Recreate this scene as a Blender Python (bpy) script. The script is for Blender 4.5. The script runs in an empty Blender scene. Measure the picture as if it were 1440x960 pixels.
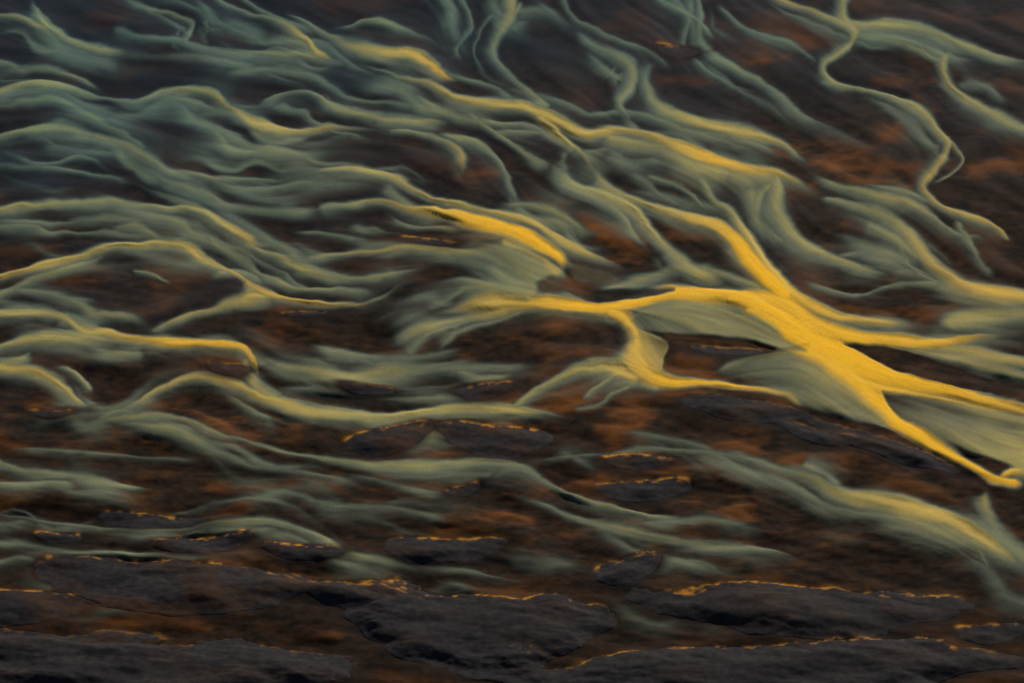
import bpy, math, numpy as np
rng=np.random.RandomState(11)
# ------------------------------------------------------------------ image pixels projected through the camera onto the ground plane
PITCH=math.radians(36); HW=18.0/85.0; H=540.0
def to_world(x,y):
    a=(x-720)/720*HW; b=(480-y)/720*HW
    dy=math.cos(PITCH)+b*math.sin(PITCH); dz=-math.sin(PITCH)+b*math.cos(PITCH)
    t=H/(-dz)
    return a*t, dy*t
STEP=1.35
X0,X1,Y0,Y1=-160,1600,-130,1080
xs=np.arange(X0,X1,STEP); ys=np.arange(Y0,Y1,STEP)
NX,NY=len(xs),len(ys)
GX,GY=np.meshgrid(xs,ys); GX=GX.astype(np.float32); GY=GY.astype(np.float32)
def smooth(a,b,x):
    t=np.clip((x-a)/(b-a),0,1); return t*t*(3-2*t)
def vnoise(x,y,seed):
    L=np.random.RandomState(seed).rand(256,256).astype(np.float32)
    xi=np.floor(x).astype(np.int32); yi=np.floor(y).astype(np.int32)
    fx=x-xi; fy=y-yi; fx=fx*fx*(3-2*fx); fy=fy*fy*(3-2*fy)
    xa=xi&255; xb=(xi+1)&255; ya=yi&255; yb=(yi+1)&255
    return (L[ya,xa]*(1-fx)+L[ya,xb]*fx)*(1-fy)+(L[yb,xa]*(1-fx)+L[yb,xb]*fx)*fy
def fbm(x,y,sx,sy,seed,octv=4,gain=0.5):
    o=0;a=1;n=0;x=x/sx;y=y/sy
    for i in range(octv):
        o=o+a*vnoise(x+i*17.3,y+i*9.1,seed+i); n+=a; a*=gain; x=x*2.03; y=y*2.03
    return o/n
# every bank is a little irregular; meanders tighten towards the upper left
mea=.6+.7*smooth(900,200,GX)*smooth(620,300,GY)
WX=GX+(fbm(GX,GY,75,40,11,3)-.5)*20*mea+(fbm(GX,GY,16,9,15,2)-.5)*3
WY=GY+(fbm(GX,GY,85,45,21,3)-.5)*22*mea+(fbm(GX,GY,16,8,25,2)-.5)*2.4
# ------------------------------------------------------------------ channels
# (points, half width, density, gold, soft width, soft side)
S=[]
def s(p,w=5,b=.6,y=0.,soft=22,side=1,tap=.16):
    n=[float(v) for v in p.replace(',',' ').split()]
    S.append((np.array(n).reshape(-1,2),w,b,y,soft,side,tap))
# main golden stem
s("560 462 610 443 680 429 740 428 800 432 850 436 890 428 940 416 1000 416 1060 424 1110 440 1150 462 1200 478 1260 486 1320 488 1390 480 1450 476",(6,12,10,15,19,16,9,5),(.5,.8,1,1,1,1,.95,.8),(.1,.45,.95,.9,.9,.95,.8,.5),30,1)
s("1010 420 1060 430 1100 455 1140 478 1200 510 1270 535 1340 556 1400 572 1470 588",(8,25,26,18,11,9),(1,1,1,1,.95,.8),(.9,1,1,1,.9,.6),26,1,.03)
s("1040 432 1100 464 1140 498 1190 535 1230 570 1270 604 1320 634 1365 658 1400 680 1440 690",(8,22,30,25,15,9,7),(.9,1,1,1,1,1,.9),(.8,1,.9,1,.95,1,.9),16,-1,.04)
s("1180 520 1235 548 1300 560 1380 578 1460 596",(12,9,6,6),(1,.9,.7,.6),(.9,.8,.5,.3),20,1,.05)
s("1400 682 1420 668 1460 672",(7,6),(.95,.7),(.8,.5),12,1)
s("845 434 872 446 886 470 893 500 915 535 950 546 1000 548 1050 551 1100 560 1132 577",(8,15,18,15,8,7,5,3),(1,.95,.85,1,1,1,1,.9),(.9,.7,.55,.9,1,1,1,1),14,1,.04)
s("906 538 870 524 830 521 790 531 755 551 716 579",(9,6,6,5,4),(.9,.7,.62,.6,.4),(.6,.2,.1,0),20,-1,.05)
s("900 545 865 556 846 572 800 582",3,.4,.1,12,-1)
s("880 520 845 545 820 570",3,.4,0,12,-1)
s("1150 500 1100 502 1050 514 1000 532",5,.6,.2,20,-1)
s("740 432 690 440 630 455 590 468 540 492",(10,14,12,8),(.8,.62,.5,.3),(.5,.15,0),34,1)
s("700 440 640 462 600 480 560 510",8,.42,.1,34,1)
s("760 436 700 450 650 470 610 500",6,.4,.1,30,1)
# converging from upper left
s("440 300 480 291 540 285 600 292 650 304 700 320 740 340 780 364 808 380",(6,7,10,11,12,12,9),(.4,.55,.72,.9,1,1,.9),(0,.1,.4,.8,.95,1,.8),28,1,.05)
s("400 255 440 244 485 239 530 243 570 258 610 278 670 292 730 312 790 343 850 366 900 380",(3,6,7,7,6,4),(.5,.7,.7,.75,.75,.7,.6),(0,.3,.3,.4,.4,.3),20,1)
s("545 250 550 268 580 288 640 300",(8,12,7),.5,0,18,1)
s("400 377 480 362 560 355 620 358 690 361 740 374 780 392",(3,5,7,10),(.5,.6,.6,.55),(0,.35,.2,.1),28,1)
s("700 345 740 362 775 382 800 392",10,.6,.35,20,1)
s("690 365 705 392 730 418 760 430",(10,18,14),(.45,.55,.8),(0,.1,.6),24,-1)
s("610 395 560 408 520 430 460 429 400 421 350 408 330 390 290 368 240 353 180 350 110 358 50 372 -20 388 -120 400",(3,5,5,5,7,7,7,6,6),(.35,.55,.75,.75,.75,.8,.75,.75,.7),(0,.3,.6,.5,.3,.3,.4,.6,.3),30,-1)
s("400 420 340 423 290 436 240 456 195 474",(4,6,7,5),(.7,.7,.7,.5),(.4,.3,.2),30,-1)
s("-60 452 0 444 50 441 90 451 120 470 180 481 240 482 300 488 345 498 360 518 365 542",(4,5,7,7,7,6,5),(.6,.7,.65,.75,.9,.95,.8),(.2,.3,.2,.5,.8,.9,.6),24,1,.05)
s("-40 510 20 488 80 478 140 480 190 482",(4,9,12,7),(.5,.6,.6,.6),(.1,.1,.1),22,1)
s("75 452 110 462 140 475",10,.4,0,18,-1)
s("-60 515 0 522 50 526 84 545 110 572 135 581",(4,6,7,6,3),(.6,.75,.75,.55),(.3,.4,.2),24,1)
s("120 592 180 578 230 550 280 535 330 541 380 562 430 580 500 590 560 588 620 579 700 578 780 590 830 607",(4,7,8,9,8,7,5,4),(.5,.7,.75,.75,.7,.7,.7,.6,.5),(0,.3,.4,.3,.1,.2,.3,.2),30,1)
s("345 505 350 525 365 545 400 570",(4,7,5),.6,.2,20,-1)
s("20 600 80 605 160 596 220 588 260 592 300 612 360 630 430 641 500 655 580 662 650 656 700 652 760 672 830 708 900 726 960 736 1000 735 1038 722",(2,4,4,4,6,9,6,6,6,3),(.3,.45,.4,.45,.45,.5,.45,.45,.5,.5),(.1,.2,.2,.1,0,.1,.2),30,1)
s("-80 640 0 650 50 664 110 670 170 684 230 692",(3,7,8,4),(.5,.5,.5,.3),0,34,1)
s("-80 690 0 682 60 680 120 684",6,.42,0,28,1)
s("-80 708 0 722 80 736 200 747 300 741 380 736 440 755 500 785 600 801 700 818 780 840",(3,5,6,7,7,5,4),(.3,.4,.42,.45,.45,.35,.25),(0,.1,.1,0),34,1)
s("-60 760 40 765 120 778 220 786 300 782",6,.38,0,28,1)
s("340 502 420 521 500 531 600 522 700 520 780 512",(6,13,17,14,6),(.6,.50,.50,.42,.3),(.2,0,0),46,1)
s("430 480 500 500 580 505 660 490",(6,12,8),.4,.05,36,1)
s("370 545 440 548 520 560 600 566 690 560",7,.38,0,28,1)
s("230 600 290 632 350 655 430 670 520 690",6,.32,.1,28,1)
s("400 700 480 716 560 722 640 740",6,.3,0,28,1)
s("690 655 760 650 850 640 950 636 1050 650 1130 675 1180 702 1250 711 1310 726 1360 750 1420 786 1480 830",(3,4,4,5,8,12,11,8),(.3,.35,.35,.35,.4,.68,.8,.8,.6),(0,0,0,.1,.3,.4,.2),42,1)
s("1120 660 1160 672 1185 700",8,.4,0,28,-1)
s("1384 684 1384 712 1400 745 1440 785 1500 830",(7,14,16,12),(.7,.45,.5,.6),(.5,0,.1,.2),22,1)
s("700 688 760 708 830 735 900 755 1000 772 1080 780 1140 796",(3,7,7,4),(.4,.44,.4,.3),(0,.2,0),34,1)
s("860 610 930 618 1000 640 1080 690",5,.28,.1,30,1)
# central diagonals
s("380 10 470 60 540 75 575 78 600 90 618 108 655 124",(3,5,7,7,3),(.4,.5,.65,.85,.85),(0,.1,.3,.5,.9),20,1)
s("450 75 520 95 560 112 600 122 630 140 680 150 730 155 780 173 820 194 870 188 905 192 950 206 1000 225 1050 241 1100 251 1140 275 1175 303",(3,5,6,9,9,8,9,7,4),(.4,.5,.75,.8,.82,.78,.9,.8,.6),(0,.1,.3,.4,.35,.35,.75,.4,.2),28,1)
s("740 160 770 180 800 206 830 240 860 266 900 285 960 305 1010 318 1040 346 1070 381 1092 408 1120 440",(8,10,12,10,9,11,16,18,14),(.8,.8,.62,.7,.7,.9,1,1,1),(.4,.3,.1,.2,.3,.6,.95,1,1),32,1,.05)
s("950 238 985 258 1005 285 1030 300 1060 345 1085 385 1118 422 1180 446 1260 456 1310 462",(4,6,9,10,8,6),(.5,.6,.8,.95,.9,.7,.5),(0,.1,.4,.8,.5,.2),24,1)
s("760 225 800 256 850 275 890 295 915 322 940 355 980 385 1040 410",(7,11,12,12,12),(.5,.65,.70,.68,.62,.7),(0,.1,.2,.1,.3),34,1)
s("800 215 790 232 800 250",6,.4,0,12,1)
s("830 195 880 205 930 210 980 235 1040 250",(7,10,9),(.6,.5,.6),.2,24,1)
s("935 85 908 112 920 148 960 169 1010 180 1060 190 1100 205 1128 228 1152 246",(5,8,9,8,5),(.5,.6,.78,.75,.7,.4),(0,.1,.3,.3,.3,.1),22,1)
s("1030 232 1080 245 1096 268 1094 300 1112 332 1150 360 1210 382 1270 400",(7,9,9,7,4),(.6,.65,.6,.5,.3),(.2,.1,.1,0),24,1)
s("1055 260 1062 300 1085 335 1110 350",6,.4,0,18,1)
s("1150 285 1200 290 1245 310 1290 345 1325 385 1385 410 1460 424",(4,8,11,12,10),(.5,.5,.6,.78,.88,.85),(0,.1,.2,.4,.6,.4),36,1,.05)
s("1130 246 1180 268 1240 282 1300 302 1345 332 1395 345",(3,6,8,4),(.5,.55,.55,.4),(0,.2,.1),28,1)
s("1190 -120 1195 -30 1182 18 1203 50 1192 75 1158 98 1180 120 1230 131 1290 155 1318 185 1332 212 1310 245 1298 265 1328 295 1380 312 1410 330 1420 348",(4,6,6,6,8,7,7,5),(.5,.5,.6,.6,.6,.7,.7,.65,.7,.6),(.1,.1,.2,.1,.1,.2,.4,.3,.8),24,1,.02)
s("1318 185 1352 230 1330 250 1305 262",3,.5,.3,12,1)
s("1020 -60 1085 -8 1130 15 1180 34 1230 41 1290 46 1350 65 1400 80 1480 94",(5,7,8,9,8,7),(.4,.6,.6,.65,.6,.6),(.3,.4,.1,.1,.2),26,1)
s("1350 66 1326 95 1338 125 1378 150 1420 175 1480 200",(4,8,9,7),(.5,.6,.55,.5),(.2,.2,0),24,1)
s("1340 310 1360 340 1372 366 1402 392",6,.5,.1,18,1)
s("1190 60 1220 62 1280 72 1340 100",4,.4,.1,16,1)
s("1210 318 1270 345 1300 372",6,.4,0,24,1)
s("1150 375 1220 360 1290 380 1350 420 1440 440",5,.36,0,26,1)
s("1310 465 1380 450 1480 450",(8,14,14),(.55,.6,.55),0,28,1)
s("1230 490 1320 505 1380 520 1480 546",(4,8,7),(.5,.5,.5),(.1,.1,.2),20,-1)
s("1280 480 1350 500 1420 512 1480 522",9,.6,.3,20,1)
# top middle
s("740 -110 725 -30 718 25 695 58 702 95 740 130 770 156",(5,8,9,7,5),(.5,.6,.6,.5,.5),(.1,.3,0,.1),24,1,.04)
s("735 0 725 20 700 48",4,.5,.2,12,-1)
s("800 40 850 75 888 98 885 130 868 155 900 186",(4,8,9,6),(.35,.5,.58,.5),(0,.1,0),24,1)
s("780 -40 800 20 850 50 930 90 940 118",5,.42,0,22,1)
s("960 -60 985 10 985 60 1040 102 1092 130 1130 165 1180 190 1245 222",(4,7,7,4),(.5,.5,.5,.5,.45,.3),0,26,1)
s("880 -60 920 0 975 30 1010 70",5,.42,0,22,1)
s("1000 0 1050 50 1110 70 1160 100",4,.38,0,22,1)
s("620 -60 650 0 660 40 640 70 655 95",5,.42,0,22,1)
s("610 190 660 200 690 222 712 248 732 296",(5,8,7,4),(.5,.58,.5,.5),(.1,.1,0),24,1)
s("540 184 600 192 640 212 650 240 632 262",(4,6,7),(.5,.5,.6),(.1,.1,.8),20,1)
s("650 160 690 190 730 215 780 245",5,.5,.1,24,1)
s("680 195 770 190 800 205",4,.4,0,16,1)
# upper left
s("-100 132 0 131 60 125 120 134 180 139 240 130 290 140 328 160 362 180 420 181 480 178 560 186",(3,7,7,6,8,8,6,3),(.5,.6,.6,.5,.6,.7,.8,.6,.7),(0,.2,.1,0,.1,.2,.3,.3,.6),28,1)
s("-100 95 0 100 60 105 110 112 150 135",6,.5,.1,28,1)
s("20 -30 60 30 92 58 130 72 200 82 300 88 400 118 450 150",(3,6,7,4),(.4,.6,.45,.4,.4),(0,.2,0),28,1)
s("-60 20 20 30 70 50 95 62",5,.5,.3,20,1)
s("140 -20 180 10 240 16 272 30 262 62 300 76 360 80 430 84 490 92",(4,7,8,5),(.4,.5,.5,.45,.5,.6),(0,0,.1,.3),24,1)
s("260 -40 330 10 380 30 418 55 445 78 480 92",(3,6,8,4),(.35,.45,.6,.8),(0,.1,.6),24,1)
s("-60 160 40 150 110 160 190 200 230 230",6,.38,0,28,1)
s("-100 200 0 196 60 189 130 195 200 214 250 240 330 256 400 256 450 247",(4,7,7,7,4),(.45,.55,.5,.45,.45,.4),(.1,.1,0),28,1)
s("350 163 390 142 430 140 470 155 530 168 600 172 650 182",(4,7,8,4),(.45,.55,.55,.5),(.1,.1,.2),24,1)
s("150 50 200 60 240 52 270 70",6,.4,0,22,1)
s("300 110 370 105 430 112 490 140 560 150 610 165",6,.42,0,24,1)
s("-100 310 0 300 80 292 170 290 240 295 300 311 340 335 395 348 408 345",(4,7,7,7,6,4),(.5,.6,.6,.6,.6,.8),(.1,.2,.1,.1,.3,.8),30,1)
s("160 250 220 270 280 300 330 328 380 360 430 384 500 396 560 392 620 380",(3,6,7,6,4),(.35,.4,.5,.6,.5,.4),(0,0,.2),30,1)
s("190 235 260 268 340 296 400 304 460 292",6,.42,0,28,1)
s("350 200 420 215 480 232 560 240 620 262",5,.38,0,26,1)
s("-60 330 40 322 120 328 200 340 260 345",5,.38,0,26,1)
s("-60 235 30 238 110 245 200 262",5,.36,0,28,1)
s("-60 415 20 410 80 420 150 424",6,.38,0,28,1)
s("480 320 560 330 640 345 700 352",5,.42,0,24,1)
s("400 330 470 335 540 345 600 350",5,.40,0,22,1)
s("180 385 215 392 240 396",2.5,.45,.2,8,1)
s("0 630 90 640 200 640 300 652",5,.28,0,28,1)
s("900 250 960 272 1000 300",5,.45,0,20,1)
s("1120 400 1200 415 1280 405 1350 400",5,.38,0,26,1)
NMAIN=len(S)
def lerp_list(v,t):
    if isinstance(v,(int,float)): return np.full_like(t,float(v))
    return np.interp(t,np.linspace(0,1,len(v)),v)
def catmull(P,step=7.):
    Q=np.vstack([2*P[0]-P[1],P,2*P[-1]-P[-2]]); out=[]
    for i in range(1,len(Q)-2):
        a,b,c,d=Q[i-1],Q[i],Q[i+1],Q[i+2]
        n=max(2,int(np.hypot(*(c-b))/step))
        t=np.linspace(0,1,n,endpoint=False)[:,None]
        out.append(.5*((2*b)+(-a+c)*t+(2*a-5*b+4*c-d)*t*t+(-a+3*b-3*c+d)*t**3))
    out.append(P[-1:]); return np.vstack(out)
curves=[]
def wob(n,k,r):   # smooth 1-D random signal in -1..1
    m=max(3,int(n/k)+2); return np.interp(np.linspace(0,m-1,n),np.arange(m),r.uniform(-1,1,m))
for (P,w,b,y,soft,side,tap) in S:
    C=catmull(P); seg=np.hypot(*np.diff(C,axis=0).T); L=np.concatenate([[0],np.cumsum(seg)]); t=L/L[-1]
    ww=lerp_list(w,t); bb=lerp_list(b,t); yy=lerp_list(y,t)
    big=np.clip((bb-.8)/.2,0,1)
    ww=ww*(1.08+.35*(1-big)*wob(len(C),7,rng)); bb=bb*(1+.16*(1-big)*wob(len(C),9,rng))
    bb=bb*smooth(-.001,tap,t)*smooth(-.001,tap,1-t)
    curves.append((C,ww,bb,yy,soft,side))
# distributary threads that leave and rejoin the main channels
for (C,w,b,y,soft,side) in list(curves):
    n=len(C)
    if n<28: continue
    sinu=np.hypot(*np.diff(C,axis=0).T).sum()/(np.hypot(*(C[-1]-C[0]))+1)
    for q in range(1 if (n<55 or sinu>1.25) else 2):
        ln=int(n*rng.uniform(.35,.7)); st=rng.randint(0,n-ln+1); seg=C[st:st+ln]; m=len(seg)
        if m<8: continue
        T=np.gradient(seg,axis=0); T/=np.hypot(T[:,0],T[:,1])[:,None]+1e-6
        Nn=np.stack([-T[:,1],T[:,0]],1)*side
        sgn=1 if rng.rand()<.7 else -1
        off=sgn*rng.uniform(16,36 if sinu<1.25 else 16)*np.sin(np.linspace(.15,rng.uniform(1.7,3.1),m))+8*wob(m,9,rng)
        tt=np.linspace(0,1,m)
        bb=b[st:st+ln].clip(.3,.7)*rng.uniform(.5,.85)*smooth(-.01,.3,tt)*smooth(-.01,.35,1-tt)
        curves.append((seg+Nn*off[:,None],rng.uniform(5,10)*(1+.4*wob(m,7,rng)),bb,y[st:st+ln]*.2,rng.uniform(20,36),side))
# ------------------------------------------------------------------ flow field (coarse)
cx=np.arange(X0,X1+10,10.); cy=np.arange(Y0,Y1+10,10.); CX,CY=np.meshgrid(cx,cy)
base_ang=.10+.45*smooth(300,1300,CX)*(1-smooth(450,800,CY))+.12*smooth(600,1400,CX)
FX=np.cos(base_ang)*.25; FY=np.sin(base_ang)*.25
for C,w,b,y,soft,side in curves[:NMAIN]:
    M=(C[:-1]+C[1:])/2; T=np.diff(C,axis=0); T/=np.hypot(T[:,0],T[:,1])[:,None]+1e-6
    if T[:,0].sum()<0: T=-T
    for (mx,my),(tx,ty) in zip(M,T):
        i0=max(0,int((mx-90-X0)/10)); i1=int((mx+90-X0)/10)+1; j0=max(0,int((my-70-Y0)/10)); j1=int((my+70-Y0)/10)+1
        if i1<=0 or j1<=0: continue
        d2=(CX[j0:j1,i0:i1]-mx)**2+((CY[j0:j1,i0:i1]-my)*1.3)**2
        k=np.exp(-d2/(2*22**2))*.5
        FX[j0:j1,i0:i1]+=k*max(tx,.05); FY[j0:j1,i0:i1]+=k*ty
nrm=np.hypot(FX,FY)+1e-6; FX/=nrm; FY/=nrm
def bil(A,x,y):
    u=np.clip((x-X0)/10,0,A.shape[1]-1.001); v=np.clip((y-Y0)/10,0,A.shape[0]-1.001)
    i=np.int32(u); j=np.int32(v); fu=u-i; fv=v-j
    return (A[j,i]*(1-fu)+A[j,i+1]*fu)*(1-fv)+(A[j+1,i]*(1-fu)+A[j+1,i+1]*fu)*fv
# faint wandering threads over the whole plain
for q in range(70):
    x=rng.uniform(-100,1450); yv=rng.uniform(-80,520) if q<42 else rng.uniform(480,860)
    if 840<x<1440 and 395<yv<690: continue
    ph=rng.uniform(0,6.28); am=rng.uniform(.2,.6); wl=rng.uniform(80,170); pts=[(x,yv)]; dist=0
    for k in range(rng.randint(18,50)):
        vx=float(bil(FX,x,yv)); vy=float(bil(FY,x,yv)); a=math.atan2(vy,vx)+am*math.sin(ph+dist/wl*6.28)
        x+=7*math.cos(a); yv+=7*math.sin(a); dist+=7; pts.append((x,yv))
        if 850<x<1440 and 400<yv<690: break
    if len(pts)<10: continue
    C=np.array(pts); m=len(C); tt=np.linspace(0,1,m); up=1-smooth(350,800,yv)
    bb=rng.uniform(.28,.46)*(.65+.35*up)*smooth(-.01,.35,tt)*smooth(-.01,.4,1-tt)
    curves.append((C,rng.uniform(5,13)*(1+.4*wob(m,8,rng)),bb,np.zeros(m),rng.uniform(24,42),1 if rng.rand()<.75 else -1))
VX=bil(FX,GX,GY).astype(np.float32); VY=bil(FY,GX,GY).astype(np.float32)
n=np.hypot(VX,VY)+1e-6; VX/=n; VY/=n
VXf=VX.ravel(); VYf=VY.ravel()
def lic(srcs,steps,h):
    accs=[s_.copy() for s_ in srcs]; tot=1.
    I0,J0=np.meshgrid(np.arange(NX,dtype=np.float32),np.arange(NY,dtype=np.float32))
    fs=[s_.ravel() for s_ in srcs]
    for sg in (1,-1):
        I=I0.copy(); J=J0.copy()
        idx=(J.astype(np.int32)*NX+I.astype(np.int32))
        for k in range(steps):
            I+=sg*h*VXf[idx]; J+=sg*h*VYf[idx]
            np.clip(I,0,NX-1,out=I); np.clip(J,0,NY-1,out=J)
            idx=((J+.5).astype(np.int32).clip(0,NY-1)*NX+(I+.5).astype(np.int32).clip(0,NX-1))
            wt=.5+.5*math.cos(math.pi*k/steps)
            for a,f in zip(accs,fs): a+=wt*f[idx]
            if sg==1: tot+=2*wt
    out=[]
    for a in accs:
        a/=tot; m=a.mean(); sd=a.std(); out.append((a-m)/sd)
    return out
fine=rng.rand(NY,NX).astype(np.float32)
mid=vnoise(GX/5.,GY/4.,31)
crs=fbm(GX,GY,26,16,32,2)
wide=vnoise(GX/60.,GY/32.,33)
LF,=lic([fine],8,1.3)
LM,LC,LW=lic([mid,crs,wide],20,2.0)
# ------------------------------------------------------------------ rasterise channels
D=np.zeros((NY,NX),np.float32); Yl=np.zeros_like(D); V=np.ones_like(D); YV=np.zeros_like(D)
softmod=np.clip(1+.28*LC+.04*LM,.4,2.2)
vmod=np.clip(.88+.05*LM+.09*LC+.03*LF,.3,1.4)
wmod=np.clip(1+.12*LC,.6,1.5)
for C,w,b,y,soft,side in curves:
    R=soft*3.4+max(w)*1.5
    i0=max(0,int((C[:,0].min()-R-X0)/STEP)); i1=min(NX,int((C[:,0].max()+R-X0)/STEP)+1)
    j0=max(0,int((C[:,1].min()-R-Y0)/STEP)); j1=min(NY,int((C[:,1].max()+R-Y0)/STEP)+1)
    if i1<=i0 or j1<=j0: continue
    sh=(j1-j0,i1-i0)
    dm=np.full(sh,1e9,np.float32); sd=np.zeros(sh,np.float32); ww=np.ones(sh,np.float32); bb=np.zeros(sh,np.float32); yy=np.zeros(sh,np.float32)
    for k in range(len(C)-1):
        ax,ay=C[k]; bx,by=C[k+1]
        a0=max(i0,int((min(ax,bx)-R-X0)/STEP)); a1=min(i1,int((max(ax,bx)+R-X0)/STEP)+1)
        c0=max(j0,int((min(ay,by)-R-Y0)/STEP)); c1=min(j1,int((max(ay,by)+R-Y0)/STEP)+1)
        if a1<=a0 or c1<=c0: continue
        px=WX[c0:c1,a0:a1]-np.float32(ax); py=WY[c0:c1,a0:a1]-np.float32(ay); tx=np.float32(bx-ax); ty=np.float32(by-ay); L2=tx*tx+ty*ty+1e-6
        t=np.clip((px*tx+py*ty)/L2,0,1); d=(px-t*tx)**2+(py-t*ty)**2
        sl=(slice(c0-j0,c1-j0),slice(a0-i0,a1-i0)); m=d<dm[sl]
        np.copyto(dm[sl],d,where=m); np.copyto(sd[sl],tx*py-ty*px,where=m)
        np.copyto(ww[sl],np.float32(w[k])+np.float32(w[k+1]-w[k])*t,where=m); np.copyto(bb[sl],np.float32(b[k])+np.float32(b[k+1]-b[k])*t,where=m); np.copyto(yy[sl],np.float32(y[k])+np.float32(y[k+1]-y[k])*t,where=m)
    d=np.sqrt(dm); sl=(slice(j0,j1),slice(i0,i1))
    on=(sd*side)>0
    wl=ww*wmod[sl]
    hard=smooth(.8,1.,bb)     # the wide golden reaches keep a flatter top
    pk=np.exp(-(d/(wl*1.5))**1.35)*(1-hard)+np.exp(-(d/(wl*1.0))**2.4)*hard
    off=np.exp(-(d/(wl*.85))**1.9)*(1-hard)+np.exp(-(d/(wl*.85))**2.4)*hard
    core=np.where(on,pk,off)
    veil=np.where(on,.74*np.exp(-(d/(soft*1.2*softmod[sl]))**1.3),.74*np.exp(-d/(soft*.24)))*vmod[sl]*smooth(R,R*.55,d)
    c=core*bb
    up=c>D[sl]
    Yl[sl]=np.where(up,yy*smooth(.25,.8,core),Yl[sl]); D[sl]=np.maximum(D[sl],c)
    v=veil*bb
    V[sl]*=(1-v*.9); YV[sl]=np.maximum(YV[sl],v*yy)
V=1-V
V=.64*(1-np.exp(-V*1.3))
V*=np.clip(.82+.26*LW+.12*LC,.15,1.35)
core_=D.copy()
D=D+(1-D)*V*.60
Yy=Yl*smooth(.15,.6,core_)
Yy=np.maximum(Yy,YV*.65)
Yy=np.maximum(Yy,.20*smooth(.3,.7,D)*np.exp(-((GY-480)/230)**2))
# ------------------------------------------------------------------ bars and dark pools
def poly_mask(p,soft):
    P=np.array([float(v) for v in p.replace(',',' ').split()]).reshape(-1,2)
    P=np.vstack([P,P[:1]]); P=catmull(P,12.)
    R=soft*2+6
    i0=max(0,int((P[:,0].min()-R-X0)/STEP)); i1=min(NX,int((P[:,0].max()+R-X0)/STEP)+1)
    j0=max(0,int((P[:,1].min()-R-Y0)/STEP)); j1=min(NY,int((P[:,1].max()+R-Y0)/STEP)+1)
    x=WX[j0:j1,i0:i1]; y=WY[j0:j1,i0:i1]; dm=np.full(x.shape,1e9,np.float32); ins=np.zeros(x.shape,bool)
    for k in range(len(P)-1):
        ax,ay=P[k]; bx,by=P[k+1]; tx=bx-ax; ty=by-ay; px=x-ax; py=y-ay
        t=np.clip((px*tx+py*ty)/(tx*tx+ty*ty+1e-9),0,1); dm=np.minimum(dm,(px-t*tx)**2+(py-t*ty)**2)
        if ay!=by:
            cr=((ay>y)!=(by>y))&(x<(bx-ax)*(y-ay)/(by-ay)+ax); ins^=cr
    sdf=np.sqrt(dm)*np.where(ins,-1,1)
    return (slice(j0,j1),slice(i0,i1)),smooth(soft,-soft,sdf),sdf
def body(p,dens,gold,soft=3,k=1.,grad=None):
    sl,m,sdf=poly_mask(p,soft)
    m=m*k
    dd=dens*(1+.03*LM[sl]+.06*LC[sl])
    if grad is not None:
        ang,amt=grad; x=GX[sl]; y=GY[sl]; g=(x-x.mean())/(np.ptp(x)+1)*math.cos(ang)+(y-y.mean())/(np.ptp(y)+1)*math.sin(ang)
        dd=dd*(1+amt*g*2)
    D[sl]=D[sl]*(1-m)+dd*m; Yy[sl]=Yy[sl]*(1-m)+gold*m
body("888 456 912 436 960 429 1015 434 1062 450 1105 478 1135 500 1100 492 1050 478 1000 476 950 478 908 472",.57,.12,3.5,1,(-.6,.34))
body("1240 553 1300 563 1380 582 1470 600 1470 690 1425 664 1370 640 1310 612 1262 590",.54,.16,3,.97,(0.5,.55))
body("1000 534 1060 508 1115 503 1160 522 1215 562 1245 600 1185 588 1125 572 1065 548",.49,.12,9,.85,(.0,.5))
body("898 470 925 482 942 500 930 530 912 520 900 495",.72,.5,4,.8)
body("640 372 700 352 745 366 770 388 750 405 742 424 700 412",.50,.0,10,.8,(0,.2))
body("800 374 845 380 872 392 850 402 808 398",.42,.45,4,.6)
body("788 232 806 214 822 232 840 252 822 262 800 248",.28,0,4,.7)
# dark gaps
body("750 402 775 392 800 400 800 414 765 416",.16,0,4,.75)
body("798 414 860 408 950 410 930 418 880 424 830 424",.14,0,3,.9)
body("1185 488 1230 492 1300 510 1370 530 1480 560 1480 582 1400 558 1330 545 1260 525",.02,0,2.5,1)
body("946 480 1000 480 1060 484 1092 492 1060 504 1010 514 944 530 934 510",.03,0,3,1)
body("1135 580 1190 594 1240 604 1300 632 1350 655 1382 680 1380 700 1330 690 1260 668 1180 640 1130 612",.02,0,6,.95)
body("930 556 1000 552 1080 560 1128 580 1100 602 1000 600 920 590",.03,0,8,.9)
body("140 395 220 402 310 400 345 415 280 432 220 446 150 440",.03,0,10,.9)
body("450 445 520 432 590 430 600 440 520 455 470 462",.10,0,8,.6)
body("700 458 770 450 850 455 880 470 880 500 820 512 740 500",.06,0,12,.85)
body("380 590 450 600 520 610 470 632 400 625",.03,0,10,.8)
body("200 500 300 505 330 520 270 530 210 520",.05,0,10,.8)
body("840 340 900 345 930 365 880 370",.05,0,8,.7)
body("1160 130 1230 150 1260 190 1200 200 1150 170",.04,0,14,.7)
body("640 240 690 250 712 285 670 290 640 268",.05,0,12,.7)
body("500 340 600 325 660 338 640 348 560 350",.05,0,8,.6)
body("1050 95 1120 80 1150 110 1110 125",.05,0,12,.7)
body("160 60 240 80 300 100 250 118 170 100",.06,0,16,.6)
body("940 110 1010 120 1040 160 990 165 950 140",.05,0,14,.6)
body("1290 -40 1350 0 1400 20 1480 50 1600 60 1600 -100",.0,0,14,.9)
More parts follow.
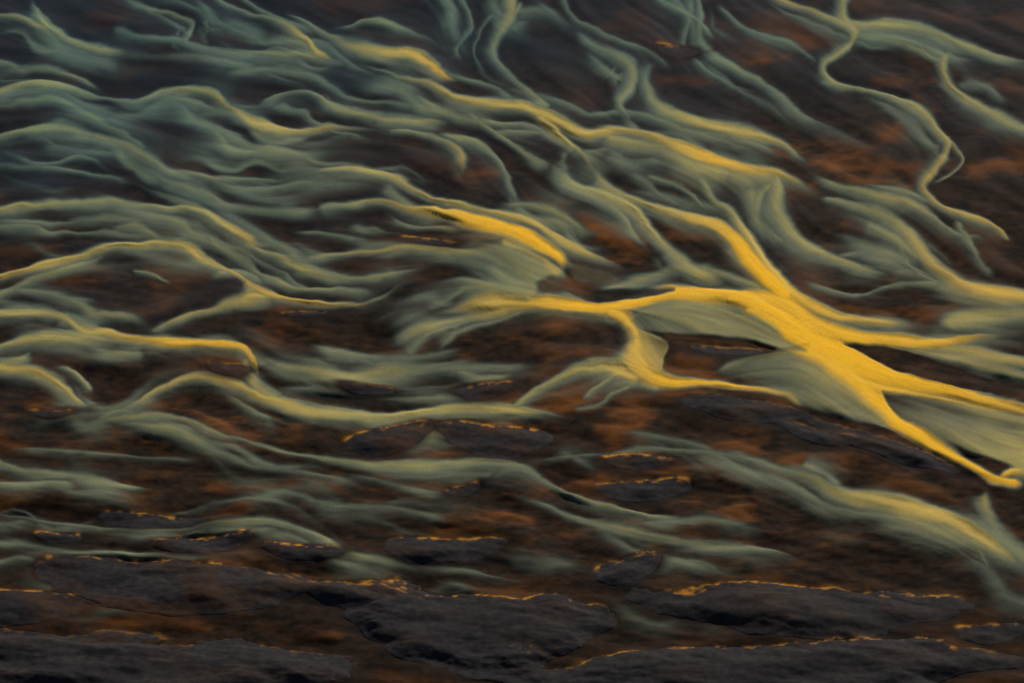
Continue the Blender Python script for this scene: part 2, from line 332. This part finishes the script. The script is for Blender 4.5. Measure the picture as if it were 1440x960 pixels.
# ------------------------------------------------------------------ background masks
yN=GY/960.; xN=GX/1440.
gN=fbm(GX,GY,150,60,51,4)
rN=fbm(GX,GY,80,30,61,5,.6)
rust=smooth(-.4,2.3,LW*.45+LC*.35+(rN-.5)*7)
patch=np.zeros_like(D)
for (x,y,rx,ry,a) in [(850,330,180,80,1.),(1160,190,190,120,.8),(1000,300,120,60,.9),(1230,420,120,45,.9),(620,320,90,40,.8),(420,220,60,40,.9),(920,170,60,40,.7),(1090,110,90,40,.7),(1010,520,80,30,.7),(330,580,340,80,.65),(850,590,300,50,.75),(1060,740,140,36,.9),(300,850,320,70,.6),(1200,330,120,60,.7),(700,260,60,40,.7),(460,440,100,36,.7),(200,380,170,45,.65),(1380,270,80,60,.7),(750,680,560,100,.65),(200,130,100,40,.2),(700,480,240,50,.65),(1250,790,220,60,.55),(100,700,200,60,.5)]:
    patch=np.maximum(patch,a*np.exp(-(((GX-x)/rx)**2+((GY-y)/ry)**2)))
rust=np.clip(rust*(.12+.95*patch),0,1)
haze=smooth(1.15,.0,xN*.6+yN*1.5+(gN-.5)*.5)  # blue haze towards the upper left, painted into the ground colour
haze=np.maximum(haze,.5*smooth(.35,0,yN+(gN-.5)*.4))*np.clip(1+.15*LC,.5,1.2)
haze=np.clip(haze,0,1)
grey=smooth(.85,.25,yN)*smooth(-.8,1.9,LC+LM*.3+LW*.5)*.42
grey=np.maximum(grey,.12*smooth(.4,.65,fbm(GX,GY,60,14,131,5,.6))*smooth(.5,.8,yN))
mott=fbm(GX,GY,14,6,141,4,.65)
D=np.maximum(D,.09*np.clip(.5+.25*LC,0,1.3)*smooth(.9,.35,yN+(gN-.5)*.3))
D*=1+.02*LF+.02*LM+(mott-.5)*.10
rip=np.sin((GX*.55+GY*.84+9*(fbm(GX,GY,50,30,151,2)-.5)*2)*2*math.pi/6.5)
D+=.020*rip*smooth(.6,.95,D)*np.exp(-(((GX-1110)/150)**2+((GY-465)/60)**2))
# ------------------------------------------------------------------ rock islands
ISL=[(700,620,80,27,0,1),(540,622,66,19,-10,.9),(682,553,42,12,-6,.7),(895,653,56,12,0,.8),(905,690,74,18,-3,.9),(632,778,86,21,-2,.9),(220,735,76,12,2,.8),(290,768,74,13,-6,1.),(425,780,54,11,3,1),
 (665,892,185,62,6,.9),(1130,864,225,38,2,.9),(882,804,50,20,-12,.7),(1080,948,370,44,-2,.7),(190,942,310,52,4,.2),(240,830,190,36,2,.9),(520,846,90,20,6,.6),(1240,632,115,15,19,.25),(25,858,110,26,0,.7),(1385,896,50,18,0,.6),
 (950,76,32,9,8,.5),(1022,497,52,7,3,.4),(600,342,44,6,8,.5),(322,524,32,9,4,.3),(72,585,32,7,0,.4),(80,760,36,8,4,.7),(430,444,40,4,-4,.4),(650,692,26,8,-12,.6),(1290,848,66,14,5,.8),(1050,580,90,16,4,.2),(520,552,46,9,4,.2),(1150,615,60,12,14,.2)]
rim=np.zeros_like(D); rock_dark=np.zeros_like(D); isl=[]
eN=(fbm(GX,GY,80,26,81,5,.45)-.5); eN2=fbm(GX,GY,10,5,91,3); eN3=fbm(GX,GY,44,80,97,3)
hN=fbm(GX,GY,100,26,71,5,.45)
for q,(x,y,rx,ry,rot,ra) in enumerate(ISL):
    R=rx*1.5+40
    i0=max(0,int((x-R-X0)/STEP)); i1=min(NX,int((x+R-X0)/STEP)+1); j0=max(0,int((y-rx*.6-ry*1.6-40-Y0)/STEP)); j1=min(NY,int((y+rx*.6+ry*1.6+40-Y0)/STEP)+1)
    sl=(slice(j0,j1),slice(i0,i1)); c=math.cos(math.radians(rot)); s_=math.sin(math.radians(rot))
    gx=GX[sl]-x; gy=GY[sl]-y; u=(gx*c+gy*s_)/rx; v=(-gx*s_+gy*c)/ry
    v=v+.5*(u*u-.3)            # arched upstream side
    r=np.sqrt(np.abs(u)**2.3+v*v*np.where(v>0,1.35,1.))+eN[sl]*.75
    sdf=(r-1)*ry                # approx px
    m=smooth(1.2,-1.2,sdf)
    rock_dark[sl]=np.maximum(rock_dark[sl],np.maximum(m,.8*smooth(16,0,sdf)*smooth(-.4,.3,v)))  # rock footprint plus darker ground fading out below each island
    up=smooth(.0,-.5,v)*smooth(1.05,.75,np.abs(u))
    gate=smooth(.36,.56,eN3[sl]+.5*(eN2[sl]-.5))
    line=np.exp(-((sdf+.2)/(.35+1.5*eN2[sl]**1.5))**2)*up*gate*ra*np.clip(eN2[sl]*2.-.35,0,1)
    line+=.40*np.exp(-((sdf+3.2)/(.9))**2)*up*smooth(.52,.7,eN2[sl])*ra
    halo=.11*np.exp(-np.abs(sdf)/4)*up*(sdf>0)*ra*gate*smooth(22,12,sdf)
    rim[sl]=np.maximum(rim[sl]*(1-m*smooth(-3,-8,sdf)),np.clip(line+halo,0,1))
    D[sl]*=1-smooth(5,-4,sdf); Yy[sl]*=1-smooth(3,-2,sdf)
    isl.append((sl,sdf,m,min(2.0,.020*rx+.6) if y>500 else .4))
# ------------------------------------------------------------------ heights
low=smooth(200,800,GY)
Z=1.1+.7*D+(fbm(GX,GY,90,28,77,4,.45)-.5)*3.2*(1-smooth(.1,.5,D))*(.4+.6*low)*(1-.5*smooth(780,860,GY))+.22*LC*(1-.8*smooth(.5,.9,D))+.35*LW*(1-.7*smooth(.6,.9,D))
Z=np.maximum(Z,-.1)
WXw,WYw=to_world(GX.astype(np.float64),GY.astype(np.float64))
def set_attr(me,name,arr):
    a=me.attributes.new(name,'FLOAT','POINT'); a.data.foreach_set('value',np.ascontiguousarray(arr,dtype=np.float32).ravel())
def make(name,xx,yy,zz,quads,attrs,mat):
    me=bpy.data.meshes.new(name); n=len(xx)
    me.vertices.add(n); co=np.empty((n,3),np.float32); co[:,0]=xx; co[:,1]=yy; co[:,2]=zz
    me.vertices.foreach_set('co',co.ravel())
    me.loops.add(quads.size); me.loops.foreach_set('vertex_index',quads.astype(np.int32).ravel())
    me.polygons.add(len(quads)); me.polygons.foreach_set('loop_start',np.arange(0,quads.size,4,dtype=np.int32)); 
    me.update(calc_edges=True)
    me.polygons.foreach_set('use_smooth',np.ones(len(quads),bool))
    for k,v in attrs.items(): set_attr(me,k,v)
    me.materials.append(mat); ob=bpy.data.objects.new(name,me); bpy.context.scene.collection.objects.link(ob); return ob
# ------------------------------------------------------------------ materials
def newmat(name):
    m=bpy.data.materials.new(name); m.use_nodes=True; nt=m.node_tree; nt.nodes.clear(); return m,nt
class N:
    def __init__(s,nt): s.nt=nt
    def n(s,t,**k):
        x=s.nt.nodes.new(t)
        for a,b in k.items(): setattr(x,a,b)
        return x
    def link(s,a,b): s.nt.links.new(a,b)
    def attr(s,name): return s.n('ShaderNodeAttribute',attribute_name=name).outputs['Fac']
    def mix(s,f,a,b,bt='MIX'):
        x=s.n('ShaderNodeMix',data_type='RGBA',blend_type=bt)
        for sock,val in ((x.inputs[0],f),(x.inputs[6],a),(x.inputs[7],b)):
            if hasattr(val,'is_linked'): s.link(val,sock)
            elif isinstance(val,(int,float)): sock.default_value=val
            else: sock.default_value=(*val,1)
        return x.outputs[2]
    def math(s,op,a,b=0.,clamp=False):
        x=s.n('ShaderNodeMath',operation=op,use_clamp=clamp)
        for i,v in enumerate((a,b)):
            if hasattr(v,'is_linked'): s.link(v,x.inputs[i])
            else: x.inputs[i].default_value=v
        return x.outputs[0]
    def ramp(s,f,st):
        x=s.n('ShaderNodeValToRGB'); e=x.color_ramp.elements
        while len(e)<len(st): e.new(.5)
        for q,(p,c) in zip(e,st): q.position=p; q.color=(*c,1)
        s.link(f,x.inputs[0]); return x.outputs[0]
    def noise(s,sc,det=4,vec=None,rough=.55):
        x=s.n('ShaderNodeTexNoise'); x.inputs['Scale'].default_value=sc; x.inputs['Detail'].default_value=det; x.inputs['Roughness'].default_value=rough
        if vec is not None: s.link(vec,x.inputs['Vector'])
        return x.outputs['Fac']
def finish(b,col,rough,bump_h,strength,dist,spec=.15):
    p=b.n('ShaderNodeBsdfPrincipled'); b.link(col,p.inputs['Base Color']); p.inputs['Roughness'].default_value=rough
    p.inputs['Specular IOR Level'].default_value=spec
    if bump_h is not None:
        bu=b.n('ShaderNodeBump'); bu.inputs['Strength'].default_value=strength; bu.inputs['Distance'].default_value=dist
        b.link(bump_h,bu.inputs['Height']); b.link(bu.outputs[0],p.inputs['Normal'])
    o=b.n('ShaderNodeOutputMaterial'); b.link(p.outputs[0],o.inputs[0])
m1,nt=newmat('silt_riverbed'); b=N(nt)
geo=b.n('ShaderNodeNewGeometry'); pos=geo.outputs['Position']
Da=b.attr('silt_load'); Ya=b.attr('gold'); Ra=b.attr('rust'); Ca=b.attr('haze'); Ga=b.attr('grey'); Rm=b.attr('rim'); Ro=b.attr('rock_dark'); Mo=b.attr('mottle')
base=b.mix(Mo,(.004,.003,.0022),(.032,.016,.007))
base=b.mix(Ga,base,(.074,.056,.046))
base=b.mix(b.math('MULTIPLY',Ca,.9),base,(.013,.021,.032))  # painted haze over the bare ground
base=b.mix(Ra,base,(.19,.066,.014))
silt=b.ramp(Da,[(0,(.03,.035,.031)),(.25,(.062,.076,.060)),(.45,(.128,.150,.100)),(.68,(.28,.280,.125)),(1,(.60,.49,.16))])
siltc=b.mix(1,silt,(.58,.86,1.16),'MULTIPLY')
silt=b.mix(b.math('MULTIPLY',Ca,.9),silt,siltc)  # same painted haze blues and dims the silt
gold=b.ramp(Da,[(0,(.05,.03,.008)),(.4,(.22,.12,.016)),(.75,(.56,.31,.022)),(1,(.94,.51,.026))])
silt=b.mix(Ya,silt,gold)
cov=b.n('ShaderNodeMapRange',interpolation_type='SMOOTHSTEP'); cov.inputs['From Min'].default_value=.05; cov.inputs['From Max'].default_value=.45; b.link(Da,cov.inputs['Value'])
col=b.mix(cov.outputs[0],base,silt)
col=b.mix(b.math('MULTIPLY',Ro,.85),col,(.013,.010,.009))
col=b.mix(Rm,col,(.66,.29,.03))
gn=b.noise(1.7,2,pos,.7); g=b.math('ADD',b.math('MULTIPLY',gn,.5),.75)
gc=b.n('ShaderNodeCombineColor'); [b.link(g,gc.inputs[i]) for i in range(3)]
col=b.mix(1,col,gc.outputs[0],'MULTIPLY')
finish(b,col,.9,gn,.15,.2,.04)
m2,nt=newmat('basalt'); b=N(nt)
geo=b.n('ShaderNodeNewGeometry'); pos=geo.outputs['Position']
n1=b.noise(.4,5,pos,.6)
c=b.ramp(n1,[(.3,(.014,.014,.015)),(.55,(.024,.022,.024)),(.8,(.038,.034,.032))])
c=b.mix(b.math('MULTIPLY',b.attr('rust'),.8),c,(.08,.036,.012))
c=b.mix(b.attr('rim'),c,(.66,.29,.03))
finish(b,c,.9,n1,.25,.4,.05)
# ------------------------------------------------------------------ meshes
idx=np.arange(NX*NY).reshape(NY,NX)
quads=np.stack([idx[1:,:-1],idx[1:,1:],idx[:-1,1:],idx[:-1,:-1]],-1).reshape(-1,4)
fade=smooth(X0,X0+60,GX)*smooth(X1,X1-60,GX)*smooth(Y0,Y0+50,GY)*smooth(Y1,Y1-50,GY)
D=np.clip(D*fade,0,1)
make('braided_river_delta_ground',WXw.ravel(),WYw.ravel(),Z.ravel(),quads,dict(silt_load=D,gold=np.clip(Yy,0,1),rust=rust*fade,haze=haze,grey=grey*fade,rim=rim*.8,rock_dark=rock_dark,mottle=np.clip((mott-.5)*1.8+.45,0,1)),m1)
for q,(sl,sdf,m,hh) in enumerate(isl):
    keep=sdf<2.0
    kq=keep[:-1,:-1]&keep[1:,:-1]&keep[:-1,1:]&keep[1:,1:]
    if kq.sum()<8: continue
    sub=np.arange(keep.size).reshape(keep.shape)
    Q=np.stack([sub[1:,:-1],sub[1:,1:],sub[:-1,1:],sub[:-1,:-1]],-1)[kq]
    used,inv=np.unique(Q,return_inverse=True); Q=inv.reshape(-1,4)
    dome=smooth(2.0,-30,sdf)
    z=Z[sl]-.35+dome*(hh*(.5+1.0*hN[sl]))+smooth(2,-2,sdf)*.45
    f=lambda A:A[sl].ravel()[used]
    make('basalt_island',f(WXw),f(WYw),z.ravel()[used],Q,dict(rim=f(rim),rust=f(rust)),m2)
# surrounding flood plain to the horizon
m3,nt=newmat('outwash_plain'); b=N(nt); geo=b.n('ShaderNodeNewGeometry'); pos=geo.outputs['Position']
mp=b.n('ShaderNodeMapping'); mp.inputs['Scale'].default_value=(.010,.03,.02); mp.inputs['Rotation'].default_value=(0,0,.2); b.link(pos,mp.inputs[0])
nn=b.noise(1.,8,mp.outputs[0],.6)
finish(b,b.ramp(nn,[(.3,(.012,.012,.013)),(.5,(.035,.03,.028)),(.62,(.09,.10,.085)),(.75,(.2,.2,.12))]),.7,nn,.3,1.)
bpy.ops.mesh.primitive_grid_add(x_subdivisions=40,y_subdivisions=40,size=60000,location=(0,0,-.5))
o=bpy.context.object; o.name='outwash_plain'; o.data.materials.append(m3)
# ------------------------------------------------------------------ camera, light
cam=bpy.data.cameras.new('camera'); cam.lens=85; cam.sensor_width=36; cam.clip_end=100000; cam.clip_start=1
co=bpy.data.objects.new('camera',cam); bpy.context.scene.collection.objects.link(co)
co.location=(0,0,H); co.rotation_euler=(math.pi/2-PITCH,0,0); bpy.context.scene.camera=co
EL=math.radians(26); AZ=math.radians(30)   # azimuth clockwise from +Y
sun=bpy.data.lights.new('sun','SUN'); sun.energy=5.0; sun.angle=math.radians(.5); sun.color=(1,.92,.80)
so=bpy.data.objects.new('sun',sun); bpy.context.scene.collection.objects.link(so)
from mathutils import Vector
dv=Vector((math.sin(AZ)*math.cos(EL),math.cos(AZ)*math.cos(EL),math.sin(EL)))
so.rotation_euler=dv.to_track_quat('Z','Y').to_euler(); so.location=dv*300
w=bpy.data.worlds.new('World'); bpy.context.scene.world=w; w.use_nodes=True
nt=w.node_tree; bg=nt.nodes['Background']; sk=nt.nodes.new('ShaderNodeTexSky'); sk.sky_type='NISHITA'; sk.sun_disc=False
sk.sun_elevation=EL; sk.sun_rotation=AZ; nt.links.new(sk.outputs[0],bg.inputs[0]); bg.inputs[1].default_value=.05
sc=bpy.context.scene; sc.view_settings.view_transform='Standard'; sc.view_settings.look='None'; sc.view_settings.exposure=0
